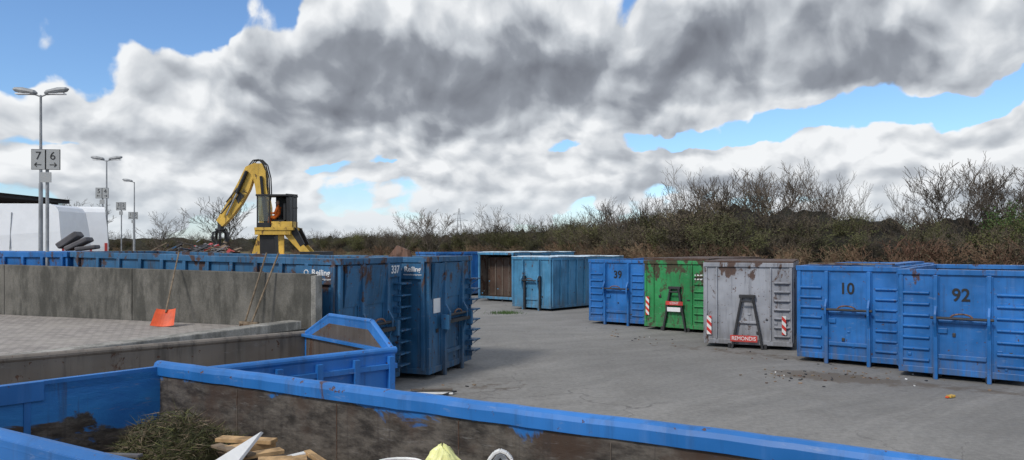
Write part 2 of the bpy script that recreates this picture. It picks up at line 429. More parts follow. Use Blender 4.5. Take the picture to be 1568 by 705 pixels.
UA = (.34, .94)
cA = container((-3.52, 14.78), UA, 2.5, 7.3, 2.88, 'blue_paint_old', seed=9, ribs='S', inner='rust_red', style='posts')
cB = container((-1.98, 17.3), UA, 2.5, 7.3, 2.88, 'blue_paint_old', seed=10, ribs='S', inner='rust_red', style='posts')
cC = container((-10.55, 17.35), UA, 2.4, 6.8, 3.0, 'blue_paint', seed=11, ribs='', inner='rust_red', style='none')
cA.rotation_euler = (rad(1.0), 0, math.atan2(.94, .34))
for e in (cA, cB):
    yy = .40 if e is cA else .38
    text('Reiling', .165, 'label_white', e, (-.075, yy, 2.61), (rad(90), 0, rad(-90)), name='label_text', bold=.003)
    text('Unternehmensgruppe', .055, 'label_white', e, (-.075, yy, 2.485), (rad(90), 0, rad(-90)), name='label_subtext')
    l = MB()
    for k in range(10):
        a = 2 * math.pi * k / 10
        l.tube((-.07, yy + .35 + .05 * math.cos(a), 2.61 + .05 * math.sin(a)), (-.07, yy + .35 + .05 * math.cos(a + .5), 2.61 + .05 * math.sin(a + .5)), .013, 'label_white', 6)
    l.box(-.069, -.066, .08, yy + .6, 2.38, 2.75, 'blue_paint_old')
    l.prism([(.15, -.115, 2.75), (.15, -.02, 2.75), (.15, -.02, 1.9)], (1.75, 0, 0), 'blue_paint_old')
    l.box(.55, 1.95, -.26, -.10, 1.28, 1.36, 'dark_steel'); l.box(.5, .6, -.3, -.1, 1.15, 1.5, 'blue_paint_old'); l.box(1.9, 2.0, -.3, -.1, 1.15, 1.5, 'blue_paint_old')
    l.obj('side_fittings', e, .006)
l = MB(); l.box(1.93, 2.42, -.066, -.062, 2.46, 2.76, 'blue_paint_old'); l.obj('number_plate', cA)
text('337', .25, 'label_white', cA, (2.16, -.070, 2.62), name='number_marking', bold=.004)
l = MB(); l.box(.25, .62, -.02, -.008, 1.55, 2.0, 'label_white'); l.obj('paper_label', cB)
l = MB(); l.prism([(.2, 1.2, 2.9), (.2, .55, 2.9), (.2, .6, 3.05), (.2, .95, 3.18)], (.05, 0, 0), 'rust_red'); l.obj('bent_plate', cB)

# ------------------------------------------------------------------ low container (raised trapezoid end)
def low_container():
    P = Vector((-1.42, 8.90, 0)); d = Vector((-.74, -.67, 0)).normalized()
    e = empty('low_waste_container', P, (0, 0, math.atan2(d.y, d.x)))
    b = MB(); L = 5.5; W = 2.34; h = 1.88; T = .05; pm = 'blue_paint_near'
    b.box(.0, L, -T, 0, .15, h, pm, yn='worn_inner'); b.box(.0, L, -W, -W + T, .15, h, pm, yp='worn_inner')
    b.box(L - T, L, -W + T, -T, .15, h, pm); b.box(T, L - T, -W + T, -T, .15, .22, pm, zp='worn_inner')
    b.prism([(0, -T, .15), (0, -T, h), (0, -.50, h + .31), (0, -1.60, h + .31), (0, -W + T, h), (0, -W + T, .15)], (T, 0, 0), pm)
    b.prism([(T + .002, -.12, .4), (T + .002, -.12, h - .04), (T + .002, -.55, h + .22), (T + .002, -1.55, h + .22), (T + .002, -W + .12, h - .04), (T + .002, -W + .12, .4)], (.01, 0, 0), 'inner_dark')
    for y in (-T / 2, -W + T / 2): b.tube((-.02, y, h + .01), (L + .02, y, h + .01), .045, 'worn_inner' if y < -1 else pm, 12)
    tr = [(0.02, -T / 2, h + .01), (.02, -.50, h + .32), (.02, -1.60, h + .32), (.02, -W + T / 2, h + .01)]
    for i in range(3): b.tube(tr[i], tr[i + 1], .036, pm, 10)
    b.box(T, T + .06, -W + T, -T, h - .02, h + .02, pm)
    b.box(.0, L, .0, .05, h - .20, h - .14, pm)
    for i in range(12):
        x = .05 + i * .47
        b.box(x, x + .07, 0, .065, .15, h - .05, pm)
    b.box(-.03, L, .0, .07, .12, .26, pm)
    b.box(.35, .85, .066, .072, 1.05, 1.28, 'label_white')
    b.obj('body', e, .01)
    g = MB(); g.box(T, L - T, -W + T, -T, .9, 1.0, 'worn_inner'); g.obj('load', e)
low_container()

# ------------------------------------------------------------------ near container
def near_container():
    e = empty('open_waste_container')
    C0 = Vector((-3.30, 6.90, 0)); ax = Vector((.87, -.50, 0)).normalized(); ew = Vector((-.65, -.76, 0)).normalized()
    h = 2.0; L = 7.2; T = .05; z0 = .15
    nr = Vector((ax.y, -ax.x, 0))
    if nr.y > 0: nr = -nr
    b = MB(); pm = 'blue_paint_near'
    def wall(a, c, inn, mat, mi, ztop=h):
        a = Vector(a); c = Vector(c); o = inn * T
        vs = [a, c, c + o, a + o]; vs = [v + Vector((0, 0, z0)) for v in vs] + [v + Vector((0, 0, ztop)) for v in vs]
        b.add(vs, [(0,1,5,4),(2,3,7,6),(1,2,6,5),(3,0,4,7),(4,5,6,7),(3,2,1,0)], [mat, mi, mat, mat, mat, mat])
    A = C0; B = C0 + ax * L; En = 2.17
    D = C0 + ew * En; Cc = D + ax * (L + .2)
    wall(A, B, nr, pm, 'scraped_steel')
    wall(D, Cc, -nr, pm, 'scraped_steel')
    en = Vector((-ew.y, ew.x, 0))
    if en.x < 0: en = -en
    wall(A + ew * .02, D, en, pm, 'scraped_end')
    wall(B, Cc, -ax, pm, 'scraped_steel')
    up = Vector((0, 0, 1))
    # one continuous rounded hollow-section rim with gentle dents
    rr = random.Random(4); NS = 60; prof = [(-.055, -.05), (-.058, .03), (-.045, .062), (-.015, .078), (.02, .078), (.045, .062), (.058, .03), (.055, -.05)]
    off = [(0, 0)]
    for k in range(NS): off.append((off[-1][0] * .8 + rr.uniform(-.006, .006), off[-1][1] * .8 + rr.uniform(-.003, .003)))
    vs = []
    for k in range(NS + 1):
        c = A - ax * .02 + ax * ((L + .02) * k / NS) + up * (h + off[k][1]) + nr * (.02 + off[k][0])
        for (a_, z_) in prof: vs.append(c + nr * a_ + up * z_)
    m_ = len(prof); fs = [(k * m_ + i, k * m_ + (i + 1) % m_, (k + 1) * m_ + (i + 1) % m_, (k + 1) * m_ + i) for k in range(NS) for i in range(m_)]
    fs += [tuple(range(m_)), tuple(range(NS * m_, NS * m_ + m_))]
    b.add(vs, fs, pm)
    b.beam(D + up * h, Cc + up * h, .12, .12, pm); b.tube(D + up * (h + .03) - ax * .1, Cc + up * (h + .03), .062, pm, 12)
    b.beam(A + up * (h - .02) + ew * .07 + en * .02, D + up * (h - .02) + en * .02, .06, .10, pm)
    s = A + ew * 1.12 + en * (T + .004)
    b.beam(s + up * .3, s + up * (h - .03), .05, .012, pm, up=en)
    s = A + ew * 1.0 + en * (T + .012) + up * (h - .05); b.beam(s, s + ew * 1.1, .02, .16, pm)
    for i in range(12):
        q = A + ax * (.2 + i * .6) - nr * .035
        b.beam(q + up * .2, q + up * (h - .06), .09, .07, pm, up=nr)
    for i in range(6):
        q = A + ax * (1.1 + i * 1.15) + nr * (T + .002)
        b.beam(q + up * .2, q + up * (h - .08), .008, .006, 'rust_steel', up=nr)
    for dx in (3.05, 3.11):
        q = A + ax * dx + nr * .09 + up * (h - .02)
        b.beam(q, q - up * .28, .015, .03, 'dark_steel')
    b.obj('body', e, .008)
    f = MB(); z = .5
    f.add([A + up * z, B + up * z, Cc + up * z, D + up * z], [(0, 1, 2, 3)], 'rust_steel'); f.obj('floor', e)
    return A, ax, nr, h
EA, Eax, Enr, Eh = near_container()
def inE(px, py, z):
    Y = F * (CZ - z) / (py - 378); return Vector(((px - 784) / F * Y, Y, z))

heap = MB(); r = random.Random(11)
for i in range(260):
    s = r.uniform(.3, 6.6); q = r.uniform(.12, 1.95)
    p = EA + Eax * s + Enr * q; hh = 1.05 + .25 * math.sin(s * 1.3) * r.random()
    M = Matrix.Translation((p.x, p.y, hh)) @ Matrix.Rotation(r.uniform(0, 6.28), 4, 'Z') @ Matrix.Rotation(r.uniform(-.6, .6), 4, 'X') @ Matrix.Rotation(r.uniform(-.6, .6), 4, 'Y')
    a, c, d = r.uniform(.05, .45), r.uniform(.03, .2), r.uniform(.01, .12)
    heap.box(-a, a, -c, c, -d, d, r.choice(['wood', 'wood_old', 'grey_cloth', 'rust_steel', 'brown_card', 'white_plastic', 'wood_old']), M)
heap.obj('rubbish_heap')
w = MB(); base = inE(268, 690, 1.52)
for i in range(5200):
    a = r.uniform(0, 6.28); q = math.sqrt(r.random()); rx = .46 * (1 + .2 * math.sin(3 * a)); ry = .36
    top = .22 * (1 - q * q) * (1 + .35 * math.sin(a * 4 + q * 5)) + .02
    p = base + Vector((math.cos(a) * q * rx, math.sin(a) * q * ry, top * r.uniform(.55, 1.1)))
    d = Vector((r.gauss(0, 1), r.gauss(0, 1), r.gauss(0, .5))).normalized() * r.uniform(.03, .16)
    s_ = d.cross(Vector((r.gauss(0, 1), r.gauss(0, 1), r.gauss(0, 1)))).normalized() * r.uniform(.0015, .005)
    w.add([p - s_, p + s_, p + d + s_ * .3], [(0, 1, 2)], r.choice(['weed_dark', 'weed_dark', 'leaf_brown', 'leaf_olive', 'wood_old']))
N = 16; vs = [base + Vector((0, 0, .14))]
for k in (1, 2, 3):
    for i in range(N):
        a = 6.283 * i / N; q = k / 3
        vs.append(base + Vector((math.cos(a) * q * .42, math.sin(a) * q * .34, .14 * (1 - q * q) - (.3 if k == 3 else 0))))
fs = [(0, 1 + i, 1 + (i + 1) % N) for i in range(N)]
for k in (0, 1):
    fs += [(1 + k * N + i, 1 + (k + 1) * N + i, 1 + (k + 1) * N + (i + 1) % N, 1 + k * N + (i + 1) % N) for i in range(N)]
w.add(vs, fs, 'weed_dark'); w.obj('weed_heap', recalc=False)
def board(name, a, c, wid, th, mat, up=(0, 0, 1)):
    b = MB(); b.beam(a, c, wid, th, mat, up); return b.obj(name, bevel=.003)
def z_at(px, py, Y): return Vector(((px - 784) / F * Y, Y, CZ - (py - 378) / F * Y))
b = MB(); b.prism([z_at(318, 712, 5.0), z_at(400, 661, 5.5), z_at(352, 722, 5.0)], (.01, .02, -.015), 'white_plastic'); b.obj('white_board')
board('wooden_board', z_at(335, 672, 5.7), z_at(420, 676, 5.6), .10, .03, 'wood')
board('wooden_board', z_at(345, 690, 5.5), z_at(420, 678, 5.7), .09, .05, 'wood')
board('wooden_board', z_at(365, 700, 5.3), z_at(432, 690, 5.5), .10, .03, 'wood')
board('wooden_board', z_at(330, 682, 5.6), z_at(385, 697, 5.3), .08, .02, 'wood_old')
board('white_slat', z_at(400, 712, 5.2), z_at(472, 694, 5.4), .05, .03, 'white_plastic')
board('wooden_board', z_at(470, 692, 5.4), z_at(500, 712, 5.2), .05, .03, 'wood')
board('wooden_board', z_at(395, 705, 5.2), z_at(470, 702, 5.3), .12, .02, 'wood')
board('dark_slat', z_at(90, 694, 5.6), z_at(215, 698, 5.3), .05, .02, 'grey_cloth')
b = MB(); c0 = z_at(612, 716, 4.9)
for k in range(14):
    a0, a1 = 6.283 * k / 14, 6.283 * (k + 1) / 14
    b.tube(c0 + Vector((.15 * math.cos(a0), .10 * math.sin(a0), .03)), c0 + Vector((.15 * math.cos(a1), .10 * math.sin(a1), .03)), .012, 'white_plastic', 6)
    b.add([c0 + Vector((.15 * math.cos(a0), .10 * math.sin(a0), .03)), c0 + Vector((.15 * math.cos(a1), .10 * math.sin(a1), .03)), c0 + Vector((.12 * math.cos(a1), .08 * math.sin(a1), -.12)), c0 + Vector((.12 * math.cos(a0), .08 * math.sin(a0), -.12))], [(0, 1, 2, 3)], 'white_plastic')
b.obj('plastic_tub')
b = MB(); c0 = z_at(684, 742, 4.75); NB = 36; rows = [(.17, -.02), (.165, .04), (.15, .09), (.125, .135), (.10, .17), (.075, .20), (.052, .225), (.03, .245), (.008, .258)]
vs = []
for k, (rr_, zz) in enumerate(rows):
    for i in range(NB):
        a = 6.283 * i / NB; q = rr_ * (1 + .10 * math.sin(a * 6 + k * .5) + .06 * math.sin(a * 11 - k) + r.uniform(-.03, .03)); vs.append(c0 + Vector((q * math.cos(a) - zz * .12, q * .8 * math.sin(a), zz + .012 * math.sin(a * 3 + k))))
fs = [(k * NB + i, k * NB + (i + 1) % NB, (k + 1) * NB + (i + 1) % NB, (k + 1) * NB + i) for k in range(len(rows) - 1) for i in range(NB)]
b.add(vs, fs, 'yellow_bag'); b.obj('plastic_bag')
b = MB(); pts = [z_at(745, 714, 4.75), z_at(749, 704, 4.75), z_at(757, 694, 4.75), z_at(766, 690, 4.75), z_at(776, 694, 4.75), z_at(783, 702, 4.75), z_at(786, 714, 4.75)]
for i in range(6): b.beam(pts[i], pts[i + 1], .02, .04, 'white_plastic', up=(0, 1, 0))
b.prism([z_at(750, 718, 4.78), z_at(754, 706, 4.78), z_at(760, 698, 4.78), z_at(766, 695, 4.78), z_at(773, 698, 4.78), z_at(779, 706, 4.78), z_at(782, 718, 4.78)], (0, .012, 0), 'white_plastic')
b.prism([z_at(764, 704, 4.765), z_at(766, 701, 4.765), z_at(768, 704, 4.765), z_at(768, 718, 4.765), z_at(764, 718, 4.765)], (0, .008, 0), 'dark_steel')
b.obj('plastic_chair', bevel=.004)

# ------------------------------------------------------------------ ground and platforms
def sheet(name, pts, z, mat):
    me = bpy.data.meshes.new(name); me.from_pydata([(x, y, z) for x, y in pts], [], [tuple(range(len(pts)))])
    me.materials.append(MATS[mat]); ob = bpy.data.objects.new(name, me); scene.collection.objects.link(ob)
    if me.polygons[0].normal.z < 0: me.flip_normals()
    return ob
sheet('ground', [(-1500, -300), (1500, -300), (1500, 1800), (-1500, 1800)], -.012, 'dry_grass')
sheet('asphalt_yard', [(-40, -20), (30, -20), (30, 30), (24, 36), (14, 44), (9, 52), (4, 66), (-4, 78), (-30, 78), (-40, 60)], 0, 'asphalt')
def slab(name, pts, z, top, side):
    b = MB(); n = len(pts); vs = [(x, y, -.2) for x, y in pts] + [(x, y, z) for x, y in pts]
    b.add(vs, [tuple(range(n, 2 * n))] + [(i, (i + 1) % n, n + (i + 1) % n, n + i) for i in range(n)], [top] + [side] * n)
    return b.obj(name)
WD = Vector((-.94, .34, 0)); W1 = Vector((-3.95, 14.35, 0))
WE = W1 + WD * 16
slab('paved_platform', [(-4.02, 14.35), (WE.x, WE.y - .02), (-30, 19), (-30, -8), (2.5, -8), (2.5, .75), (-4.9, 5.0), (-5.6, 4.7), (-7.5, 5.9), (-8.3, 6.9), (-6.84, 9.77), (-4.3, 14.1)], 1.55, 'paving', 'concrete_wall')
slab('upper_road', [(-9.6, 20.6), (-12.5, 34), (-17, 46), (-24, 90), (-90, 90), (-90, 40), (-19, 24.0)], 1.7, 'asphalt', 'concrete_wall')
b = MB()
b.beam((-4.22, 14.25, 1.63), (-6.80, 9.75, 1.60), .34, .17, 'concrete_light'); b.beam((-6.80, 9.75, 1.60), (-8.3, 6.9, 1.60), .34, .17, 'concrete_light')
b.obj('kerb', bevel=.02)
b = MB(); b.beam((-4.0, 13.6, 1.42), (-6.35, 9.5, 1.38), .34, .20, 'concrete_light'); b.obj('retaining_ledge', bevel=.02)
b = MB(); nrm = Vector((.34, .94, 0)); T = .22; pos = 0; k = 0
while pos < 16:
    ln = 3.95 if k else 4.6
    a = W1 + WD * pos; c = W1 + WD * (pos + ln - .015)
    za = 2.61 + .013 * pos; zc = 2.61 + .013 * (pos + ln)
    b.add([a + Vector((0,0,1.3)), c + Vector((0,0,1.3)), c + nrm*T, a + nrm*T,
           a + Vector((0,0,za)), c + Vector((0,0,zc)), c + nrm*T + Vector((0,0,zc)), a + nrm*T + Vector((0,0,za))],
          [(0,1,5,4),(1,2,6,5),(2,3,7,6),(3,0,4,7),(4,5,6,7),(3,2,1,0)], 'concrete_wall')
    pos += ln; k += 1
b.obj('concrete_wall', bevel=.012)
b = MB(); b.prism([W1, W1 + nrm * .22, W1 + nrm * .22 + Vector((.1, .0, 0)), W1 + Vector((.1, 0, 0))], (0, 0, 2.58), 'concrete_light'); b.obj('wall_end_post', bevel=.01)

# tools
sh = empty('snow_shovel'); b = MB()
tip = Vector((-6.95, 14.55, 1.56)); hnd = Vector((-7.08, 15.55, 3.04))
b.tube(tip + (hnd - tip) * .18, hnd, .017, 'wood_old', 8); b.tube(hnd, hnd + (hnd - tip).normalized() * .08, .024, 'black_paint', 8)
d = (hnd - tip).normalized(); sx = Vector((1, .1, 0)).normalized(); nn_ = sx.cross(d)
n = 8; vs = []
for j, (q, cv) in enumerate(((0, 0), (.12, .02), (.30, .05), (.40, .09))):
    for i in range(n + 1):
        u_ = i / n * 2 - 1; vs.append(tip + d * q + sx * (u_ * (.23 - .015 * j)) + nn_ * (-(1 - u_ * u_) * .05 - cv * .3 + .05))
fs = [(j * (n + 1) + i, j * (n + 1) + i + 1, (j + 1) * (n + 1) + i + 1, (j + 1) * (n + 1) + i) for j in range(3) for i in range(n)]
b.add(vs, fs, 'orange_plastic')
for dx in (-.1, 0, .1): b.beam(tip + sx * dx + d * .02 - nn_ * .01, tip + sx * dx + d * .3 - nn_ * .02, .012, .012, 'red_paint')
o = b.obj('shovel_parts', sh)
def broom(a, c, hw=.2):
    e = empty('broom'); b = MB(); a = Vector(a); c = Vector(c); d = (c - a).normalized()
    b.tube(a + d * .08, c, .019, 'wood_old', 8)
    sd = Vector((.94, -.34, 0)); b.beam(a + d * .08 - sd * hw, a + d * .08 + sd * hw, .06, .05, 'wood_old')
    for i in range(60):
        q = a + d * .07 + sd * R.uniform(-hw, hw) + Vector((R.uniform(-.02, .02), R.uniform(-.03, .03), 0)); b.tube(q, q - Vector((R.uniform(-.01, .01), .01, .09)), .004, 'brown_card', 3)
    b.obj('broom_parts', e)
broom((-5.30, 14.45, 1.57), (-4.93, 14.70, 3.03), .12); broom((-5.14, 14.35, 1.57), (-4.66, 14.62, 3.03), .16)

# ------------------------------------------------------------------ lamps and signs
def lamp(P, h, g, arms=2):
    e = empty('street_lamp', (P[0], P[1], g)); b = MB(); H = h - g
    b.tube((0, 0, 0), (0, 0, H * .55), .07, 'lamp_grey', 12, .06); b.tube((0, 0, H * .55), (0, 0, H), .05, 'lamp_grey', 12, .035)
    for sg in ((-1, 1) if arms == 2 else (-1,)):
        b.tube((0, 0, H - .05), (sg * .18, 0, H + .02), .025, 'lamp_grey', 8)
        pr = [(.12, .03, -.05), (.2, .09, -.06), (.55, .12, -.05), (.82, .08, .0), (.90, .02, .05)]
        vs = []; n = 10
        for (x, rr_, dz) in pr:
            for i in range(n):
                a = 6.283 * i / n; vs.append((sg * x, rr_ * 1.2 * math.cos(a), H + x * .16 + .05 + rr_ * .95 * math.sin(a)))
        fs = [(k * n + i, k * n + (i + 1) % n, (k + 1) * n + (i + 1) % n, (k + 1) * n + i) for k in range(4) for i in range(n)]
        fs += [tuple(range(n)), tuple(range(4 * n, 5 * n))]
        b.add(vs, fs, 'lamp_grey')
        b.box(min(sg * .3, sg * .78), max(sg * .3, sg * .78), -.09, .09, H + .02, H + .06, 'label_white')
    b.obj('mast_and_heads', e)
lamp((-15.14, 23.5), 3.15 + 232 * 23.5 / F, 1.7)
lamp((-23.0, 41.5), 3.15 + 132 * 41.5 / F, 1.7)
lamp((-28.4, 55), 3.15 + 99 * 55 / F, 1.7, 1)
def sign(P, g, zt, tw, th, txt, small=True):
    e = empty('bay_sign', (P[0], P[1], g), (0, 0, rad(8))); b = MB(); zt -= g
    b.tube((0, 0, 0), (0, 0, zt), .038, 'galvanised', 12)
    y = -.06
    for sx in (-1, 1):
        x0 = -tw / 2 if sx < 0 else .006
        b.box(x0, x0 + tw / 2 - .006, y - .02, y, zt - th, zt, 'black_paint')
        b.box(x0 + .01, x0 + tw / 2 - .016, y - .026, y - .0205, zt - th + .01, zt - .01, 'sign_face')
    if small: b.box(-.12, .12, y - .02, y, zt - th - .30, zt - th - .06, 'sign_face')
    ar = zt - th * .76; aw = tw * .13
    for sx in (-1, 1):
        cx = sx * tw * .25
        b.box(cx - aw * .8, cx + aw * .8, y - .032, y - .027, ar - .009, ar + .009, 'black_paint')
        b.beam((cx + sx * aw, y - .031, ar), (cx + sx * aw * .4, y - .031, ar + .05), .006, .018, 'black_paint', up=(sx * .7, 0, .7))
        b.beam((cx + sx * aw, y - .031, ar), (cx + sx * aw * .4, y - .031, ar - .05), .006, .018, 'black_paint', up=(-sx * .7, 0, .7))
    b.obj('post_and_plates', e)
    for sx, ch in zip((-1, 1), txt): text(ch, th * .55, 'black_paint', e, (sx * tw * .25, y - .029, zt - th * .34), name='digit')
sign((-11.15, 17.55), 1.5, 3.15 + 149 * 17.5 / F, .64, .49, '76')
sign((-21.6, 38.6), 1.7, 3.15 + 90 * 38.6 / F, .64, .56, '54')
sign((-26.7, 50), 1.7, 3.15 + 68 * 50 / F, .64, .56, '32')
sign((-29.5, 57), 1.7, 3.15 + 53 * 57 / F, .7, .56, '10', small=True)

# ------------------------------------------------------------------ vans
def van(P, ang, L, w, H, g, win=True):
    e = empty('white_van', (P[0], P[1], g), (0, 0, ang)); b = MB()
    prof = [(.06, .35), (.0, .7), (.0, 1.2), (.07, 1.9), (.16, H - .25), (.26, H - .10), (.42, H - .02), (.8, H), (L - 2.0, H), (L - 1.6, H - .12), (L - .95, 1.55), (L - .15, 1.15), (L, .8), (L, .35)]
    n = len(prof)
    vs = []
    for yy, k in ((0, 0), (w, 1)):
        for x, z in prof:
            ins = max(0, (z - 1.3)) ** 1.6 * .07; vs.append((x, yy + (ins if k == 0 else -ins), z))
    b.add(vs, [tuple(range(n))[::-1], tuple(range(n, 2 * n))] + [(i, (i + 1) % n, n + (i + 1) % n, n + i) for i in range(n)], 'white_paint')
    b.prism([(L - 1.85, -.006, 1.5), (L - 1.7, .06, H - .45), (L - 1.45, .06, H - .45), (L - 1.0, -.006, 1.5)], (0, w - .05, 0), 'dark_glass')
    for yy in (-.022, w + .001):
        b.box(.7, L - 2.2, yy, yy + .021, 1.12, 1.17, 'white_plastic'); b.box(.5, L - .6, yy, yy + .02, .45, .62, 'black_paint')
    for x in (1.0, L - 1.0):
        for y in (-.03, w - .2):
            b.tube((x, y, .34), (x, y + .23, .34), .34, 'tyre_rubber', 20); b.tube((x, y - .005, .34), (x, y + .235, .34), .19, 'galvanised', 14)
    def sy(z, k):
        ins = max(0, z - 1.3) ** 1.6 * .07; return -ins - .003 + w if k else ins + .003
    for k in (0, 1):
        for x in (1.7, 3.2):
            b.beam((x, sy(.65, k) + (.006 if k else -.006), .65), (x, sy(1.3, k) + (.006 if k else -.006), 1.3), .02, .006, 'galvanised', up=(0, 1, 0))
            b.beam((x, sy(1.3, k) + (.012 if k else -.012), 1.3), (x, sy(H - .3, k) + (.012 if k else -.012), H - .3), .02, .03, 'galvanised', up=(0, 1, 0))
    b.box(-.006, .02, w / 2 - .01, w / 2 + .01, .6, 1.9, 'dark_steel')
    if win:
        for y0 in (w / 2 + .12,): b.prism([(-.004, y0, 1.35), (.05, y0, 1.95), (.05, y0 + .62, 1.95), (-.004, y0 + .62, 1.35)], (.03, 0, 0), 'dark_glass')
    for y0 in (.03, w - .13): b.box(-.02, .04, y0, y0 + .1, .95, 1.35, 'red_paint')
    b.obj('body', e, .04)
van((-15.45, 26.9), math.atan2(-.06, -.99), 5.9, 2.0, 2.84, 1.78, False)
van((-16.45, 29.8), math.atan2(.88, -.48), 5.5, 2.0, 2.85, 1.95)

b = MB(); cn_ = empty('canopy_building', (-26, 33, 1.7))
b.box(-14, 1.2, 0, 8, 3.85, 4.05, 'dark_roof'); b.prism([(-14, 0, 4.05), (1.4, 0, 4.05), (-14, 0, 5.4)], (0, 8, 0), 'dark_roof')
for x in (-12, -6, .6): b.box(x, x + .25, .3, .55, 0, 3.85, 'dark_steel'); b.box(x, x + .25, 7.3, 7.55, 0, 3.85, 'dark_steel')
b.box(-14, 1, 7.7, 7.9, 0, 3.8, 'brown_card'); b.obj('roof_and_posts', cn_)

# ------------------------------------------------------------------ excavator
def excavator():
    Y0 = 38.0; s = Y0 / F
    e = empty('excavator', (-12.0, Y0, 0)); b = MB()
    def q(px, py, dy=0): return Vector(((px - 430) * s * 1.0, dy, CZ + (378 - py) * s))
    yel = 'yellow_paint'
    b.box(-1.9, 2.4, -.9, .9, .75, 1.25, 'dark_steel')
    for x in (-1.3, 1.9):
        for y in (-1.35, .85): b.tube((x, y, .55), (x, y + .5, .55), .55, 'tyre_rubber', 22); b.tube((x, y - .01, .55), (x, y + .51, .55), .25, yel, 14)
    for x in (-2.4, 2.9):
        for y in (-1.2, 1.2): b.beam((x * .75, y * .6, 1.0), (x, y, .12), .2, .2, yel); b.box(x - .25, x + .25, y - .25, y + .25, .02, .12, 'dark_steel')
    b.tube((0.2, 0, 1.25), (.2, 0, 1.5), .75, 'dark_steel', 24)
    b.box(-1.1, 2.2, -1.2, 1.2, 1.5, 1.75, 'black_paint'); b.box(.1, 2.3, -1.22, 1.22, 1.75, 2.75, yel); b.box(1.3, 2.45, -1.1, 1.1, 1.6, 2.9, 'black_paint')
    for y in (-1.0, -.15):
        b.prism([q(436, 352, y), q(452, 352, y), q(482, 386, y), q(468, 386, y)], (0, .12, 0), yel)
        b.prism([q(447, 346, y - .01), q(462, 350, y - .01), q(474, 374, y - .01), q(468, 378, y - .01)], (0, .14, 0), 'black_paint')
    b.prism([q(407, 352, -1.0), q(428, 352, -1.0), q(432, 400, -1.0), q(408, 400, -1.0)], (0, .8, 0), 'black_paint')
    b.prism([q(434, 356, -.95), q(443, 358, -.95), q(443, 398, -.95), q(436, 398, -.95)], (0, .1, 0), yel)
    b.box(-.95, 1.0, -1.25, .4, 3.98, 4.12, yel); b.box(-.95, .85, -1.2, -.25, 3.75, 3.98, yel)
    b.box(-.1, .95, -1.24, -.3, 4.12, 4.42, yel)
    x0, x1, y0, y1, z0, z1 = -.85, .85, -1.2, -.05, 4.12, 5.70
    for x in (x0, x0 + .62, x1 - .08):
        for y in (y0, y1 - .08): b.box(x, x + .06, y, y + .06, z0, z1, 'black_paint')
    b.box(x0 - .04, x1 + .04, y0 - .04, y1 + .04, z1, z1 + .09, 'black_paint'); b.box(x0, -.22, y0 - .01, y0 + .03, z0, z0 + .25, 'black_paint')
    b.box(x0, x1, y1 - .04, y1 + .01, z0, z0 + .62, 'black_paint')
    b.box(x0, x1, y0 + .1, y1 - .1, z0 + .001, z0 + .06, 'black_paint')
    b.box(x0 - .01, x0 + .005, y0 + .08, y1 - .08, z0 + .3, z1, 'cab_glass')
    b.box(x0 + .06, x0 + .6, y0 + .02, y0 + .03, z0 + .3, z1, 'cab_glass')
    b.box(x1 - .22, x1 - .02, y0 + .05, y1 - .05, z0 + .3, z1 - .02, 'black_paint')
    b.box(x0 + .62, x1 - .2, y1 - .05, y1 - .03, z0 + .6, z1, 'black_paint')
    b.box(-.05, .45, -.9, -.35, 4.2, 4.50, 'black_paint'); b.box(.40, .52, -.9, -.35, 4.5, 5.35, 'black_paint')
    b.beam((-.55, -.9, 4.2), (-.35, -.9, 4.8), .05, .05, 'black_paint'); b.tube((-.42, -1.0, 4.82), (-.28, -.7, 4.88), .03, 'black_paint', 6)
    for x in (.95, 1.15): b.tube((x, -1.15, 4.1), (x, -1.15, 5.75), .03, 'black_paint', 6)
    b.tube((.6, -1.15, 5.8), (1.2, -1.15, 5.75), .03, 'black_paint', 6); b.tube((.9, -1.15, 5.1), (1.2, -1.15, 5.1), .03, 'black_paint', 6)
    b.beam((-.95, -1.3, 5.2), (-.95, -1.3, 5.6), .03, .12, 'black_paint')
    boom = [(396, 352), (412, 350), (412, 318), (406, 285), (405, 262), (399, 250), (388, 250), (383, 262), (389, 285), (394, 320)]
    b.prism([q(x, y, .1) for x, y in boom], (0, .42, 0), yel)
    b.prism([q(x, y, .15) for x, y in [(380, 400), (412, 400), (412, 350), (396, 352)]], (0, .36, 0), yel)
    stick = [(399, 253), (388, 249), (374, 255), (364, 276), (350, 302), (329, 338), (338, 347), (351, 334), (368, 312), (380, 290), (386, 272), (398, 262)]
    b.prism([q(x, y, .14) for x, y in stick], (0, .36, 0), yel)
    b.prism([q(x, y, .12) for x, y in [(359, 304), (366, 294), (372, 300), (363, 312)]], (0, .4, 0), 'dark_steel')
    b.tube(q(377, 262, .05), q(362, 296, .05), .10, 'black_paint', 8); b.tube(q(362, 296, .05), q(346, 330, .05), .05, 'galvanised', 8)
    b.tube(q(399, 270, .02), q(405, 330, .02), .08, 'black_paint', 8)
    hs = [(404, 320), (408, 300), (407, 275), (402, 255), (394, 247), (385, 248), (374, 262), (365, 285), (352, 310), (338, 335)]
    for k in range(len(hs) - 1):
        for dy in (0, .12, .24): b.tube(q(hs[k][0] + dy * 14, hs[k][1] - 3, .2 + dy), q(hs[k + 1][0] + dy * 14, hs[k + 1][1] - 3, .2 + dy), .035, 'black_paint', 5)
    for a in ((352, 288), (344, 306)): b.tube(q(a[0] + 10, a[1], .1), q(a[0] - 6, a[1] + 22, .0), .04, 'black_paint', 5)
    b.tube(q(334, 340, .3), q(334, 350, .3), .16, 'dark_steel', 10); b.tube(q(334, 350, .3), q(334, 353, .3), .28, 'dark_steel', 12)
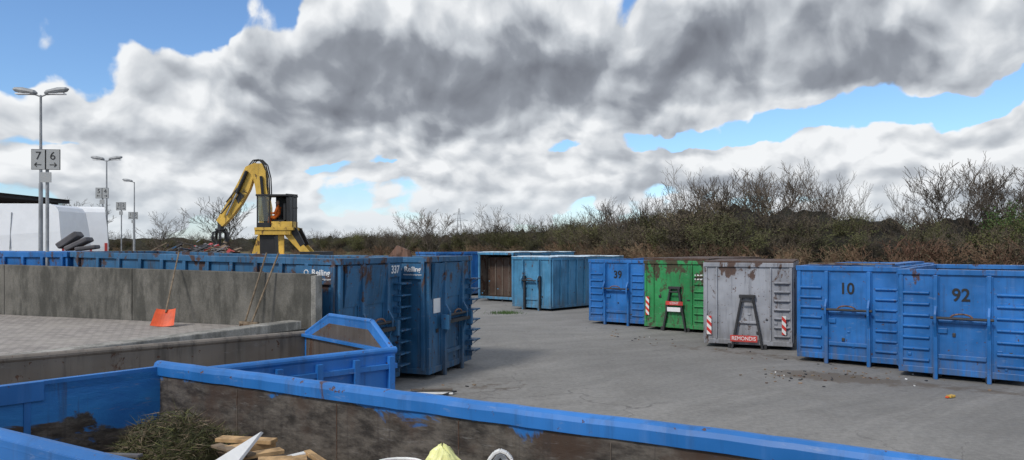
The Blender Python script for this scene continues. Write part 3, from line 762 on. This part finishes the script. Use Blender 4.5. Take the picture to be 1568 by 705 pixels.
    for k in range(5):
        a = 6.283 * k / 5; c = q(334, 352, .3); ca, sa = math.cos(a), math.sin(a)
        pts = [c, c + Vector((ca * .38, sa * .38, -.15)), c + Vector((ca * .42, sa * .42, -.5)), c + Vector((ca * .18, sa * .18, -.85))]
        for i in range(3): b.beam(pts[i], pts[i + 1], .16 - .03 * i, .08, 'dark_steel')
    b.obj('machine', e, .012)
    text('CAT', .34, 'black_paint', e, q(371, 300, .09), (rad(90), rad(-62), 0), name='marking')
excavator()

def operator():
    e = empty('machine_operator', (-12.0, 38.0, 0)); o = Vector((.10, -.66, 4.62))
    V = {'pel': (0, 0, 0, .15), 'wa': (-.01, 0, .2, .15), 'ch': (-.02, 0, .42, .19), 'nk': (-.03, 0, .58, .065), 'hd': (-.05, 0, .66, .07),
         'sl': (-.02, -.19, .50, .085), 'el': (-.12, -.25, .24, .06), 'hl': (-.38, -.2, .22, .038),
         'sr': (-.02, .19, .50, .085), 'er': (-.12, .25, .24, .06), 'hr': (-.38, .2, .22, .038),
         'kl': (-.45, -.12, .04, .075), 'fl': (-.5, -.12, -.36, .05), 'tl': (-.64, -.12, -.4, .04),
         'kr': (-.45, .12, .04, .075), 'fr': (-.5, .12, -.36, .05), 'tr': (-.64, .12, -.4, .04)}
    E = [('pel','wa'),('wa','ch'),('ch','nk'),('nk','hd'),('ch','sl'),('sl','el'),('el','hl'),('ch','sr'),('sr','er'),('er','hr'),('pel','kl'),('kl','fl'),('fl','tl'),('pel','kr'),('kr','fr'),('fr','tr')]
    ks = list(V); me = bpy.data.meshes.new('body'); me.from_pydata([o + Vector(V[k][:3]) for k in ks], [(ks.index(a), ks.index(b_)) for a, b_ in E], [])
    ob = bpy.data.objects.new('body', me); scene.collection.objects.link(ob); ob.parent = e; me.materials.append(MATS['hi_vis_cloth'])
    ob.modifiers.new('skin', 'SKIN')
    for i, k in enumerate(ks): me.skin_vertices[0].data[i].radius = (V[k][3],) * 2
    me.skin_vertices[0].data[0].use_root = True
    sb = ob.modifiers.new('sub', 'SUBSURF'); sb.levels = 1; sb.render_levels = 2
    b = MB(); c = o + Vector((-.06, 0, .78)); n = 12; vs = []
    for k in range(9):
        ph = math.pi * k / 8
        for i in range(n):
            a = 6.283 * i / n; vs.append(c + Vector((math.cos(a) * math.sin(ph) * .10 - (.012 if math.cos(a) < -.9 and k == 5 else 0), math.sin(a) * math.sin(ph) * .078, math.cos(ph) * .125)))
    fs = [(k * n + i, k * n + (i + 1) % n, (k + 1) * n + (i + 1) % n, (k + 1) * n + i) for k in range(8) for i in range(n)]
    b.add(vs, fs, ['brown_card' if f[0] // n < 3 or (f[0] % n in (0, 1, 2, 10, 11) and f[0] // n < 6) else 'skin' for f in fs])
    b.tube(c + Vector((-.09, 0, .0)), c + Vector((-.125, 0, -.02)), .018, 'skin', 6)
    for s_ in (-1, 1): b.tube(c + Vector((0, s_ * .075, 0)), c + Vector((.01, s_ * .09, .0)), .025, 'skin', 6)
    for s_ in (-1, 1):
        hnd = o + Vector((-.40, s_ * .2, .22)); b.beam(hnd, hnd + Vector((-.08, 0, -.01)), .07, .03, 'skin')
        for j in range(4): b.tube(hnd + Vector((-.08, -.03 + .02 * j, 0)), hnd + Vector((-.125 - .01 * (j in (1, 2)), -.03 + .02 * j, -.04)), .009, 'skin', 5)
        b.tube(hnd + Vector((-.03, -s_ * .035, 0)), hnd + Vector((-.08, -s_ * .06, -.02)), .010, 'skin', 5)
    b.obj('head_and_hands', e, smooth=True)
try: operator()
except Exception as ex: print('operator', ex)

# ------------------------------------------------------------------ junk on containers
def junk(name, x0, x1, y0, y1, z0, z1, n, mats, seed, sc=.3):
    b = MB(); r = random.Random(seed)
    for i in range(n):
        u_ = r.random(); top = z0 + (z1 - z0) * (.4 + .6 * math.sin(math.pi * u_)) * r.random()
        M = Matrix.Translation((x0 + (x1 - x0) * u_, r.uniform(y0, y1), top)) @ Matrix.Rotation(r.uniform(0, 6.28), 4, 'Z') @ Matrix.Rotation(r.uniform(-.7, .7), 4, 'X') @ Matrix.Rotation(r.uniform(-.6, .6), 4, 'Y')
        a, c, d = r.uniform(.2, 1.6) * sc, r.uniform(.06, .4) * sc, r.uniform(.01, .14) * sc
        b.box(-a, a, -c, c, -d, d, r.choice(mats), M)
    return b.obj(name)
jm = ['wood_old', 'white_plastic', 'grey_cloth', 'brown_card', 'wood_old', 'dark_steel', 'rust_steel', 'grey_cloth', 'blue_paint_old', 'rust_red', 'dark_steel', 'galvanised', 'red_paint', 'tyre_rubber']
junk('scrap_heap', -10.4, -7.2, 19.6, 21.2, 2.5, 3.26, 240, jm, 5, .18)
junk('scrap_heap', -13.5, -9.5, 26.0, 30.0, 1.5, 3.38, 240, jm, 6, .22)
b = MB()
for k, (a, c, w_, th) in enumerate([(z_at(92, 378, 18.9), z_at(122, 358, 19), .5, .16), (z_at(104, 382, 18.8), z_at(138, 366, 18.9), .5, .12), (z_at(118, 382, 18.7), z_at(150, 378, 18.8), .4, .1)]):
    b.beam(a, c, w_, th, 'grey_cloth')
b.obj('old_mattress', bevel=.03)

# litter on the ground
b = MB(); r = random.Random(21)
for i in range(125):
    if i < 70: x, y = r.gauss(7.6, 1.0), r.gauss(17.8, .5)
    elif i < 85: x, y = r.uniform(-2.2, -.5), r.uniform(14, 17)
    else: t_ = r.random(); x, y = 3 + 7 * t_ + r.gauss(0, .5), 28 - 11.5 * t_ + r.gauss(0, .5)
    M = Matrix.Translation((x, y, .012)) @ Matrix.Rotation(r.uniform(0, 6.28), 4, 'Z') @ Matrix.Rotation(r.uniform(-.3, .3), 4, 'X')
    a = r.uniform(.01, .04); b.box(-a, a, -a * r.uniform(.3, 1), a * .6, -.01, r.uniform(.005, .015), r.choice(['wood_old', 'wood_old', 'brown_card', 'dark_steel', 'wood_old', 'dark_steel', 'rust_red'] + (['white_plastic'] if i % 4 == 0 else [])), M)
b.obj('litter')
board('metal_strip', (-2.2, 15.9, .03), (-1.3, 16.0, .03), .12, .03, 'rust_steel'); board('metal_strip', (-2.1, 15.6, .03), (-1.25, 15.5, .04), .06, .03, 'white_plastic')
board('metal_strip', (-1.5, 15.3, .03), (-1.2, 15.7, .05), .05, .03, 'dark_steel')
b = MB(); M = Matrix.Translation((9.15, 15.25, .03)) @ Matrix.Rotation(.5, 4, 'Z'); b.box(-.09, .09, -.05, .05, -.02, .03, 'yellow_paint', M); b.box(-.16, -.1, -.03, .03, -.02, .01, 'orange_plastic', M); b.obj('crushed_carton', bevel=.01)
w = MB()
for i in range(260):
    p = Vector((-.35 + r.gauss(0, .35), 34.5 + r.gauss(0, .25), 0)); d = Vector((r.gauss(0, .06), r.gauss(0, .06), r.uniform(.04, .18)))
    w.add([p - Vector((.012, 0, 0)), p + Vector((.012, 0, 0)), p + d], [(0, 1, 2)], 'leaf_green')
w.obj('weed_tuft', recalc=False)

# ------------------------------------------------------------------ vegetation
def seg(b, a, c, r0, r1, mat):
    d = (c - a)
    if d.length < 1e-4: return
    d.normalize(); u = d.orthogonal().normalized(); w_ = d.cross(u); vs = []
    for q, rr_ in ((a, r0), (c, r1)):
        for k in range(3):
            an = 2.0944 * k; vs.append(q + (u * math.cos(an) + w_ * math.sin(an)) * rr_)
    b.add(vs, [(0, 1, 4, 3), (1, 2, 5, 4), (2, 0, 3, 5)], mat)
def plant(name, seed, h, stems, lev, spread, twig, leafm, leafn, leafs, r0=.05, kids=3, rmin=.011, trunk=0., lr=(.24, .36)):
    rr = random.Random(seed); b = MB(); tips = []
    def grow(p, d, ln, r_, k):
        a = p; dd = d
        for i in range(2):
            dd = (dd + Vector((rr.gauss(0, .13), rr.gauss(0, .13), rr.gauss(0.05, .08)))).normalized()
            c = a + dd * ln * .5; r2 = max(rmin, r_ * .8); seg(b, a, c, max(r_, rmin), r2, twig); a = c; r_ = r2
            if k <= 1: tips.append(c)
            if i == 0 and k > 0:
                side = (dd + Vector((rr.gauss(0, .6), rr.gauss(0, .6), rr.gauss(.1, .35)))).normalized(); grow(a, side, ln * rr.uniform(.45, .7), r_ * .55, k - 1)
        if k > 0:
            for j in range(kids - 1):
                side = (dd + Vector((rr.gauss(0, .42), rr.gauss(0, .42), rr.gauss(.12, .22)))).normalized()
                grow(a, side, ln * rr.uniform(.55, .85), r_ * .65, k - 1)
    for s_ in range(stems):
        an = rr.uniform(0, 6.28); tl = rr.uniform(.1, spread)
        d = Vector((math.cos(an) * tl, math.sin(an) * tl, 1)).normalized()
        st_ = Vector((math.cos(an) * rr.random() * .5 * (0 if trunk else 1), math.sin(an) * rr.random() * .5 * (0 if trunk else 1), trunk * h * rr.uniform(.6, 1.)))
        grow(st_, d, h * rr.uniform(*lr), r0, lev)
    if trunk: seg(b, Vector((0, 0, -.3)), Vector((0, 0, trunk * h)), r0 * 2.4, r0 * 1.7, twig)
    for i in range(leafn):
        t_ = rr.choice(tips) + Vector((rr.gauss(0, .14), rr.gauss(0, .14), rr.gauss(0, .14)))
        u = Vector((rr.gauss(0, 1), rr.gauss(0, 1), rr.gauss(0, 1))).normalized(); w_ = u.orthogonal().normalized(); s = leafs * rr.uniform(.5, 1.3)
        b.add([t_, t_ + u * s + w_ * s * .4, t_ + u * s * 1.6, t_ + u * s - w_ * s * .4], [(0, 1, 2, 3)], leafm)
    me = bpy.data.meshes.new(name); me.from_pydata(b.v, [], b.f)
    for q in b.mats: me.materials.append(MATS[q])
    me.polygons.foreach_set('material_index', b.m); me.update()
    zs = max(v[2] for v in b.v)
    return me, zs
bare = [plant('bare_shrub_mesh', 40 + i, 5.5, 7, 4, .5, 'twig', 'leaf_brown', 150, .05, .05) for i in range(3)]
oliv = [plant('budding_shrub_mesh', 50 + i, 5, 6, 4, .8, 'twig_olive', 'leaf_olive', 2300, .08, .04) for i in range(3)]
brwn = [plant('brown_shrub_mesh', 55 + i, 5, 7, 4, .75, 'twig', 'leaf_brown', 1500, .07, .04) for i in range(2)]
redb = [plant('dry_brush_mesh', 60 + i, 2, 12, 3, .5, 'twig_red', 'leaf_brown', 500, .05, .018, rmin=.008) for i in range(2)]
blos = [plant('blossom_shrub_mesh', 65, 4, 6, 4, .8, 'twig', 'blossom', 1600, .06, .04)]
tall = [plant('tall_tree_mesh', 70 + i, 9, 5, 5, .5, 'twig', 'leaf_brown', 0, .05, .09, trunk=.18, rmin=.015) for i in range(3)]
CUR = [(60,25,7.4),(45,34,7.4),(34.4,42,7.4),(31.5,45,7.0),(28.2,46,6.7),(26.4,48,6.4),(23,50,7.0),(20.8,50,7.8),(16.4,53,8.4),(13.3,58,8.7),(12,62,7.8),(9.75,70,7.3),(5.8,85,7.2),(-2.1,100,7.1),(-8.6,115,6.8),(-30,150,7.2),(-47.7,170,7.0),(-86,200,7.5),(-182,260,8.5)]
def bankz(o):
    pts = [(-16, -.05), (-11, .5), (-7, 1.5), (-3, 2.1), (3, 2.5), (40, 2.4)]
    for (a, za), (c, zc) in zip(pts, pts[1:]):
        if o <= c: return za + (zc - za) * max(0, (o - a)) / (c - a)
    return 2.4
def cpt(t_):
    i = min(int(t_), len(CUR) - 2); f = t_ - i; a, c = CUR[i], CUR[i + 1]
    return Vector((a[0] + (c[0] - a[0]) * f, a[1] + (c[1] - a[1]) * f, a[2] + (c[2] - a[2]) * f))
def outw(t_):
    p = cpt(t_); return Vector((p.x, p.y, 0)).normalized()
b = MB(); offs = [-16, -13, -11, -9, -7, -5, -3, 0, 3, 10, 40]; NT_ = 150; r = random.Random(5)
for i in range(NT_ + 1):
    t_ = i / NT_ * (len(CUR) - 1.001); p = cpt(t_); o_ = outw(t_)
    for of in offs: b.v.append((p.x + o_.x * of, p.y + o_.y * of, bankz(of) * 1.0 + (r.uniform(-.12, .12) if of > -16 else 0)))
n = len(offs)
for i in range(NT_):
    for j in range(n - 1): b.f.append((i * n + j, i * n + j + 1, (i + 1) * n + j + 1, (i + 1) * n + j)); b.m.append(b.mi('dry_grass'))
b.obj('embankment', smooth=True)
tl = empty('treeline')
import mathutils.noise as mn
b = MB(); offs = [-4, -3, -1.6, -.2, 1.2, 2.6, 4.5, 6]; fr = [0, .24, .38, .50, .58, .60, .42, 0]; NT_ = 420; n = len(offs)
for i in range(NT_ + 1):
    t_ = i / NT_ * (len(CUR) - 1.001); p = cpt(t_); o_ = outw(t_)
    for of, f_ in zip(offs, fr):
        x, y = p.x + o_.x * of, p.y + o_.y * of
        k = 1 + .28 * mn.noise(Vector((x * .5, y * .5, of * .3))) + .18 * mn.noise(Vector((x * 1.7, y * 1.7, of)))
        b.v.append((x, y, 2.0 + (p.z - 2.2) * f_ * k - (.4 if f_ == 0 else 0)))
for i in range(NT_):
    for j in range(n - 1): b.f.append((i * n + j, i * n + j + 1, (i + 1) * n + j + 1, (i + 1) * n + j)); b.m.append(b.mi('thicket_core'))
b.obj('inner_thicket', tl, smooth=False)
r = random.Random(99)
def inst(meh, p, hh, wid=1.0, parent=tl, name='shrub'):
    me, zs = meh; o = bpy.data.objects.new(name, me); scene.collection.objects.link(o); o.parent = parent
    s = hh / zs; o.location = p; o.scale = (s * wid, s * wid, s); o.rotation_euler = (0, 0, r.uniform(0, 6.28)); return o
cnt = 0
for i in range(len(CUR) - 1):
    a, c = Vector(CUR[i][:2]), Vector(CUR[i + 1][:2]); ln = (c - a).length; dist = ((a + c) / 2).length
    sp = 1.6 * max(1, dist / 65); ns = max(1, int(ln / sp + .5))
    for k in range(ns):
        t_ = i + (k + r.random()) / ns; P = cpt(t_); o_ = outw(t_)
        clump = .90 + .22 * mn.noise(Vector((P.x * .18, P.y * .18, 0)))
        for of, kk, hf in ((-10.5, 'r', 1), (-8.5, 'r', 1), (-6.5, 'r', 1.2), (-4.3, 'm', .64), (-2., 'o', .80), (.8, 'm', .90), (3, 'b', 1.12)):
            if dist > 110 and of in (-10.5, -6.5, -4.5) and r.random() < .5: continue
            of2 = of + r.uniform(-1.1, 1.1); z = bankz(of2); p = Vector((P.x + o_.x * of2 + r.uniform(-.4, .4), P.y + o_.y * of2, z - .15))
            H = P.z
            if kk == 'r': m_, hh = (r.choice(redb), r.uniform(1.3, 2.1) * hf)
            else:
                pool = oliv + brwn if kk == 'o' else (oliv + brwn + bare if kk == 'm' else bare)
                m_ = r.choice(pool); hh = (H - z) * hf * r.uniform(.75, 1.12) * (clump if kk != 'b' else .97)
            if kk in 'mo' and r.random() < .03: m_ = blos[0]; hh *= .7
            inst(m_, p, hh, 1.4 if kk != 'b' else 1.05); cnt += 1
print('shrubs', cnt)
def btree(x, y, g, H, k, wid=1.0):
    e = empty('bare_tree', (0, 0, 0)); inst(tall[k], (x, y, g), H, wid, e, 'trunk_and_branches')
for (px, Y, ty, k, wd) in [(1440, 47, 243, 0, 1.1), (1475, 46, 238, 1, 1.1), (1512, 48, 240, 2, 1.15), (1540, 46, 243, 1, 1.15), (1572, 45, 250, 2, 1.2), (1060, 58, 248, 1, 1), (1110, 57, 256, 2, 1), (1165, 55, 248, 0, 1), (1205, 55, 244, 2, .9), (1240, 53, 252, 1, 1), (1275, 53, 262, 2, .8), (1370, 51, 272, 1, .8),
                          (350, 120, 300, 0, 1.25), (615, 112, 318, 1, 1.2), (660, 108, 316, 2, 1.2), (120, 130, 300, 2, 1.2), (245, 150, 318, 1, 1.5), (760, 100, 310, 1, 1.2), (930, 76, 298, 2, .9), (1320, 52, 270, 1, .8)]:
    g = 1.8 if px > 700 else 0
    btree((px - 784) / F * Y, Y, g, CZ + (378 - ty) * Y / F - g, k, wd)
ev = plant('ivy_mesh', 90, 4, 6, 4, .7, 'twig_olive', 'leaf_green', 3500, .09, .04)
inst(ev, (29.5, 44, 1.6), 4.4, .9); inst(ev, (30.5, 43, 1.6), 3.6, 1.1)
e = empty('power_pylon', (-29, 400, 0)); b = MB()
for sx, sy_ in ((-1, -1), (1, -1), (1, 1), (-1, 1)): b.beam((sx * 2.0, sy_ * 2.0, 0), (sx * .25, sy_ * .25, 24), .14, .14, 'galvanised')
for z, w_ in ((14, 4), (17.5, 5), (21, 3.2)): b.beam((-w_, 0, z), (w_, 0, z), .14, .14, 'galvanised'); b.beam((-w_, 0, z), (0, 0, z + 1.2), .1, .1, 'galvanised'); b.beam((w_, 0, z), (0, 0, z + 1.2), .1, .1, 'galvanised')
for k in range(6): b.beam((-2 + k * .3, -2 + k * .3, k * 4), (2 - k * .3, -2 + k * .3, k * 4 + 4), .1, .1, 'galvanised')
b.obj('lattice', e)

# ------------------------------------------------------------------ sky
SUN_EL, SUN_AZ = 42, 222
w = bpy.data.worlds.new('World'); scene.world = w; w.use_nodes = True
t = NT(w.node_tree); out = t.n['World Output']; bg = t.n['Background']
sky = t.new('ShaderNodeTexSky'); sky.sky_type = 'NISHITA'; sky.sun_disc = False; sky.sun_elevation = rad(SUN_EL); sky.sun_rotation = rad(SUN_AZ)
sky.air_density = 1.0; sky.dust_density = .2; sky.ozone_density = 3.0
t.put(bg.inputs[0], t.mix(1.0, sky.outputs[0], (.82, .97, 1.13), 'MULTIPLY')); bg.inputs[1].default_value = .142
D = t.v('NORMALIZE', t.new('ShaderNodeTexCoord').outputs['Generated']); dx, dy, dz = t.sep(D)
az = t.m('ARCTAN2', dx, dy); el = t.m('ARCSINE', dz)
elp = t.m('MAXIMUM', el, 0.)
U = t.m('MULTIPLY', az, 3.5); V_ = t.m('MULTIPLY', t.m('LOGARITHM', t.m('ADD', elp, .17), 2.718), 1.45)
P0 = t.comb(U, V_, 0.)
wn = t.new('ShaderNodeTexNoise'); wn.noise_dimensions = '2D'; wn.inputs['Scale'].default_value = 1.9; wn.inputs['Detail'].default_value = 5; t.put(wn.inputs['Vector'], P0)
wrp = t.v('SUBTRACT', wn.outputs[1], (.5, .5, .5))
ae = t.v('ADD', t.comb(az, el, 0.), t.v('MULTIPLY', wrp, (.22, .13, 0.)))
def blobs(lst):
    acc = None
    for px, py, sx, sy, am in lst:
        a0 = math.atan((px - 784) / F); e0 = math.atan((378 - py) / F * math.cos(a0)); sx /= F; sy /= F
        q = t.v('MULTIPLY_ADD', ae, (1 / sx, 1 / sy, 0.), (-a0 / sx, -e0 / sy, 0.))
        g = t.m('EXPONENT', t.m('MULTIPLY', t.v('DOT_PRODUCT', q, q), -1.))
        acc = t.m('MULTIPLY', g, am) if acc is None else t.m('MULTIPLY_ADD', g, am, acc)
    return acc
P1 = t.v('ADD', P0, t.v('MULTIPLY', wrp, (.22, .22, 0.)))
def vor(P, sc):
    n = t.new('ShaderNodeTexVoronoi'); n.voronoi_dimensions = '2D'; n.feature = 'SMOOTH_F1'; n.inputs['Smoothness'].default_value = .35; n.inputs['Scale'].default_value = sc; t.put(n.inputs['Vector'], P)
    return n.outputs['Distance']
def height(P, det):
    f = t.noise(P, 1.7, det, .50, 0., '2D')
    v1 = t.m('SUBTRACT', .45, vor(P, 3.4)); v2 = t.m('SUBTRACT', .45, vor(P, 8.5))
    return t.m('ADD', f, t.m('MULTIPLY_ADD', v1, .30, t.m('MULTIPLY', v2, .13)))
h1 = height(P1, 9); h2 = height(t.v('ADD', P1, (-.03, .075, 0.)), 5)
bias = blobs([(110, 5, 185, 58, -.42), (0, 98, 65, 42, -.22), (330, 25, 75, 26, -.2), (700, 170, 420, 100, .25), (1000, 60, 420, 90, .25), (1340, 158, 40, 20, .28), (1480, 148, 160, 22, -.42), (1210, 188, 120, 18, -.36), (1030, 207, 110, 14, -.32), (870, 226, 90, 11, -.32),
              (1500, 210, 180, 26, .26), (1100, 245, 160, 20, .22), (560, 215, 220, 60, .20), (150, 190, 200, 80, .18), (535, 262, 40, 8, -.28), (1480, 60, 150, 34, .24), (760, 290, 500, 32, .14), (60, 222, 60, 8, -.16)])
dens = t.m('ADD', h1, bias)
cov = t.mapr(dens, .41, .50)
edge = t.mapr(dens, .48, .66)
rel = t.m('MULTIPLY', t.m('SUBTRACT', h1, h2), 1.8)
dark = blobs([(500, 120, 150, 60, .34), (660, 140, 150, 55, .24), (860, 120, 220, 60, .34), (1120, 95, 210, 50, .36), (900, 50, 300, 45, .18), (700, 188, 200, 20, .22), (1400, 90, 170, 26, .24), (330, 215, 110, 18, .16), (620, 50, 60, 40, -.2), (170, 240, 160, 14, .15), (1400, 240, 150, 10, .18), (950, 272, 160, 7, .12), (130, 130, 120, 26, .08), (1130, 262, 140, 6, .12)])
mod = t.m('MULTIPLY', t.m('SUBTRACT', t.noise(t.v('ADD', P0, (5., 3., 0.)), 1.6, 5, .5, 0., '2D'), .5), .45)
br = t.m('SUBTRACT', t.m('ADD', t.m('ADD', rel, mod), t.m('MULTIPLY_ADD', edge, -.10, .92)), dark, clamp=True)
ccol = t.new('ShaderNodeValToRGB'); t.put(ccol.inputs[0], br); cr = ccol.color_ramp
cr.elements[0].position = .0; cr.elements[0].color = (.18, .195, .23, 1); cr.elements[1].position = 1; cr.elements[1].color = (.90, .92, .94, 1)
e_ = cr.elements.new(.38); e_.color = (.285, .31, .355, 1); e_ = cr.elements.new(.7); e_.color = (.56, .595, .64, 1)
bg2 = t.new('ShaderNodeBackground'); haze = t.mapr(el, 0., .10, .5, 0.)
t.put(bg2.inputs[0], t.mix(haze, ccol.outputs[0], (.60, .68, .75))); bg2.inputs[1].default_value = 1.0
mx = t.new('ShaderNodeMixShader'); t.put(mx.inputs[0], t.m('MAXIMUM', cov, t.m('MULTIPLY', haze, 1.2), clamp=True)); t.l.new(bg.outputs[0], mx.inputs[1]); t.l.new(bg2.outputs[0], mx.inputs[2]); t.l.new(mx.outputs[0], out.inputs[0])

sl = bpy.data.lights.new('sun', 'SUN'); sl.energy = 2.3; sl.angle = rad(10); sl.color = (1, .95, .88)
so = bpy.data.objects.new('sun', sl); scene.collection.objects.link(so)
a, e2 = rad(SUN_AZ), rad(SUN_EL); v = Vector((math.sin(a) * math.cos(e2), math.cos(a) * math.cos(e2), math.sin(e2)))
so.rotation_euler = v.to_track_quat('Z', 'Y').to_euler(); so.location = v * 50

cam = bpy.data.cameras.new('camera'); co = bpy.data.objects.new('camera', cam); scene.collection.objects.link(co); scene.camera = co
co.location = (0, 0, CZ); co.rotation_euler = (rad(90), 0, 0); cam.sensor_width = 36; cam.lens = 36 * F / 1568; cam.shift_y = 25.5 / 1568
cam.clip_start = .05; cam.clip_end = 5000
scene.view_settings.view_transform = 'Standard'; scene.view_settings.look = 'None'; scene.view_settings.exposure = 0
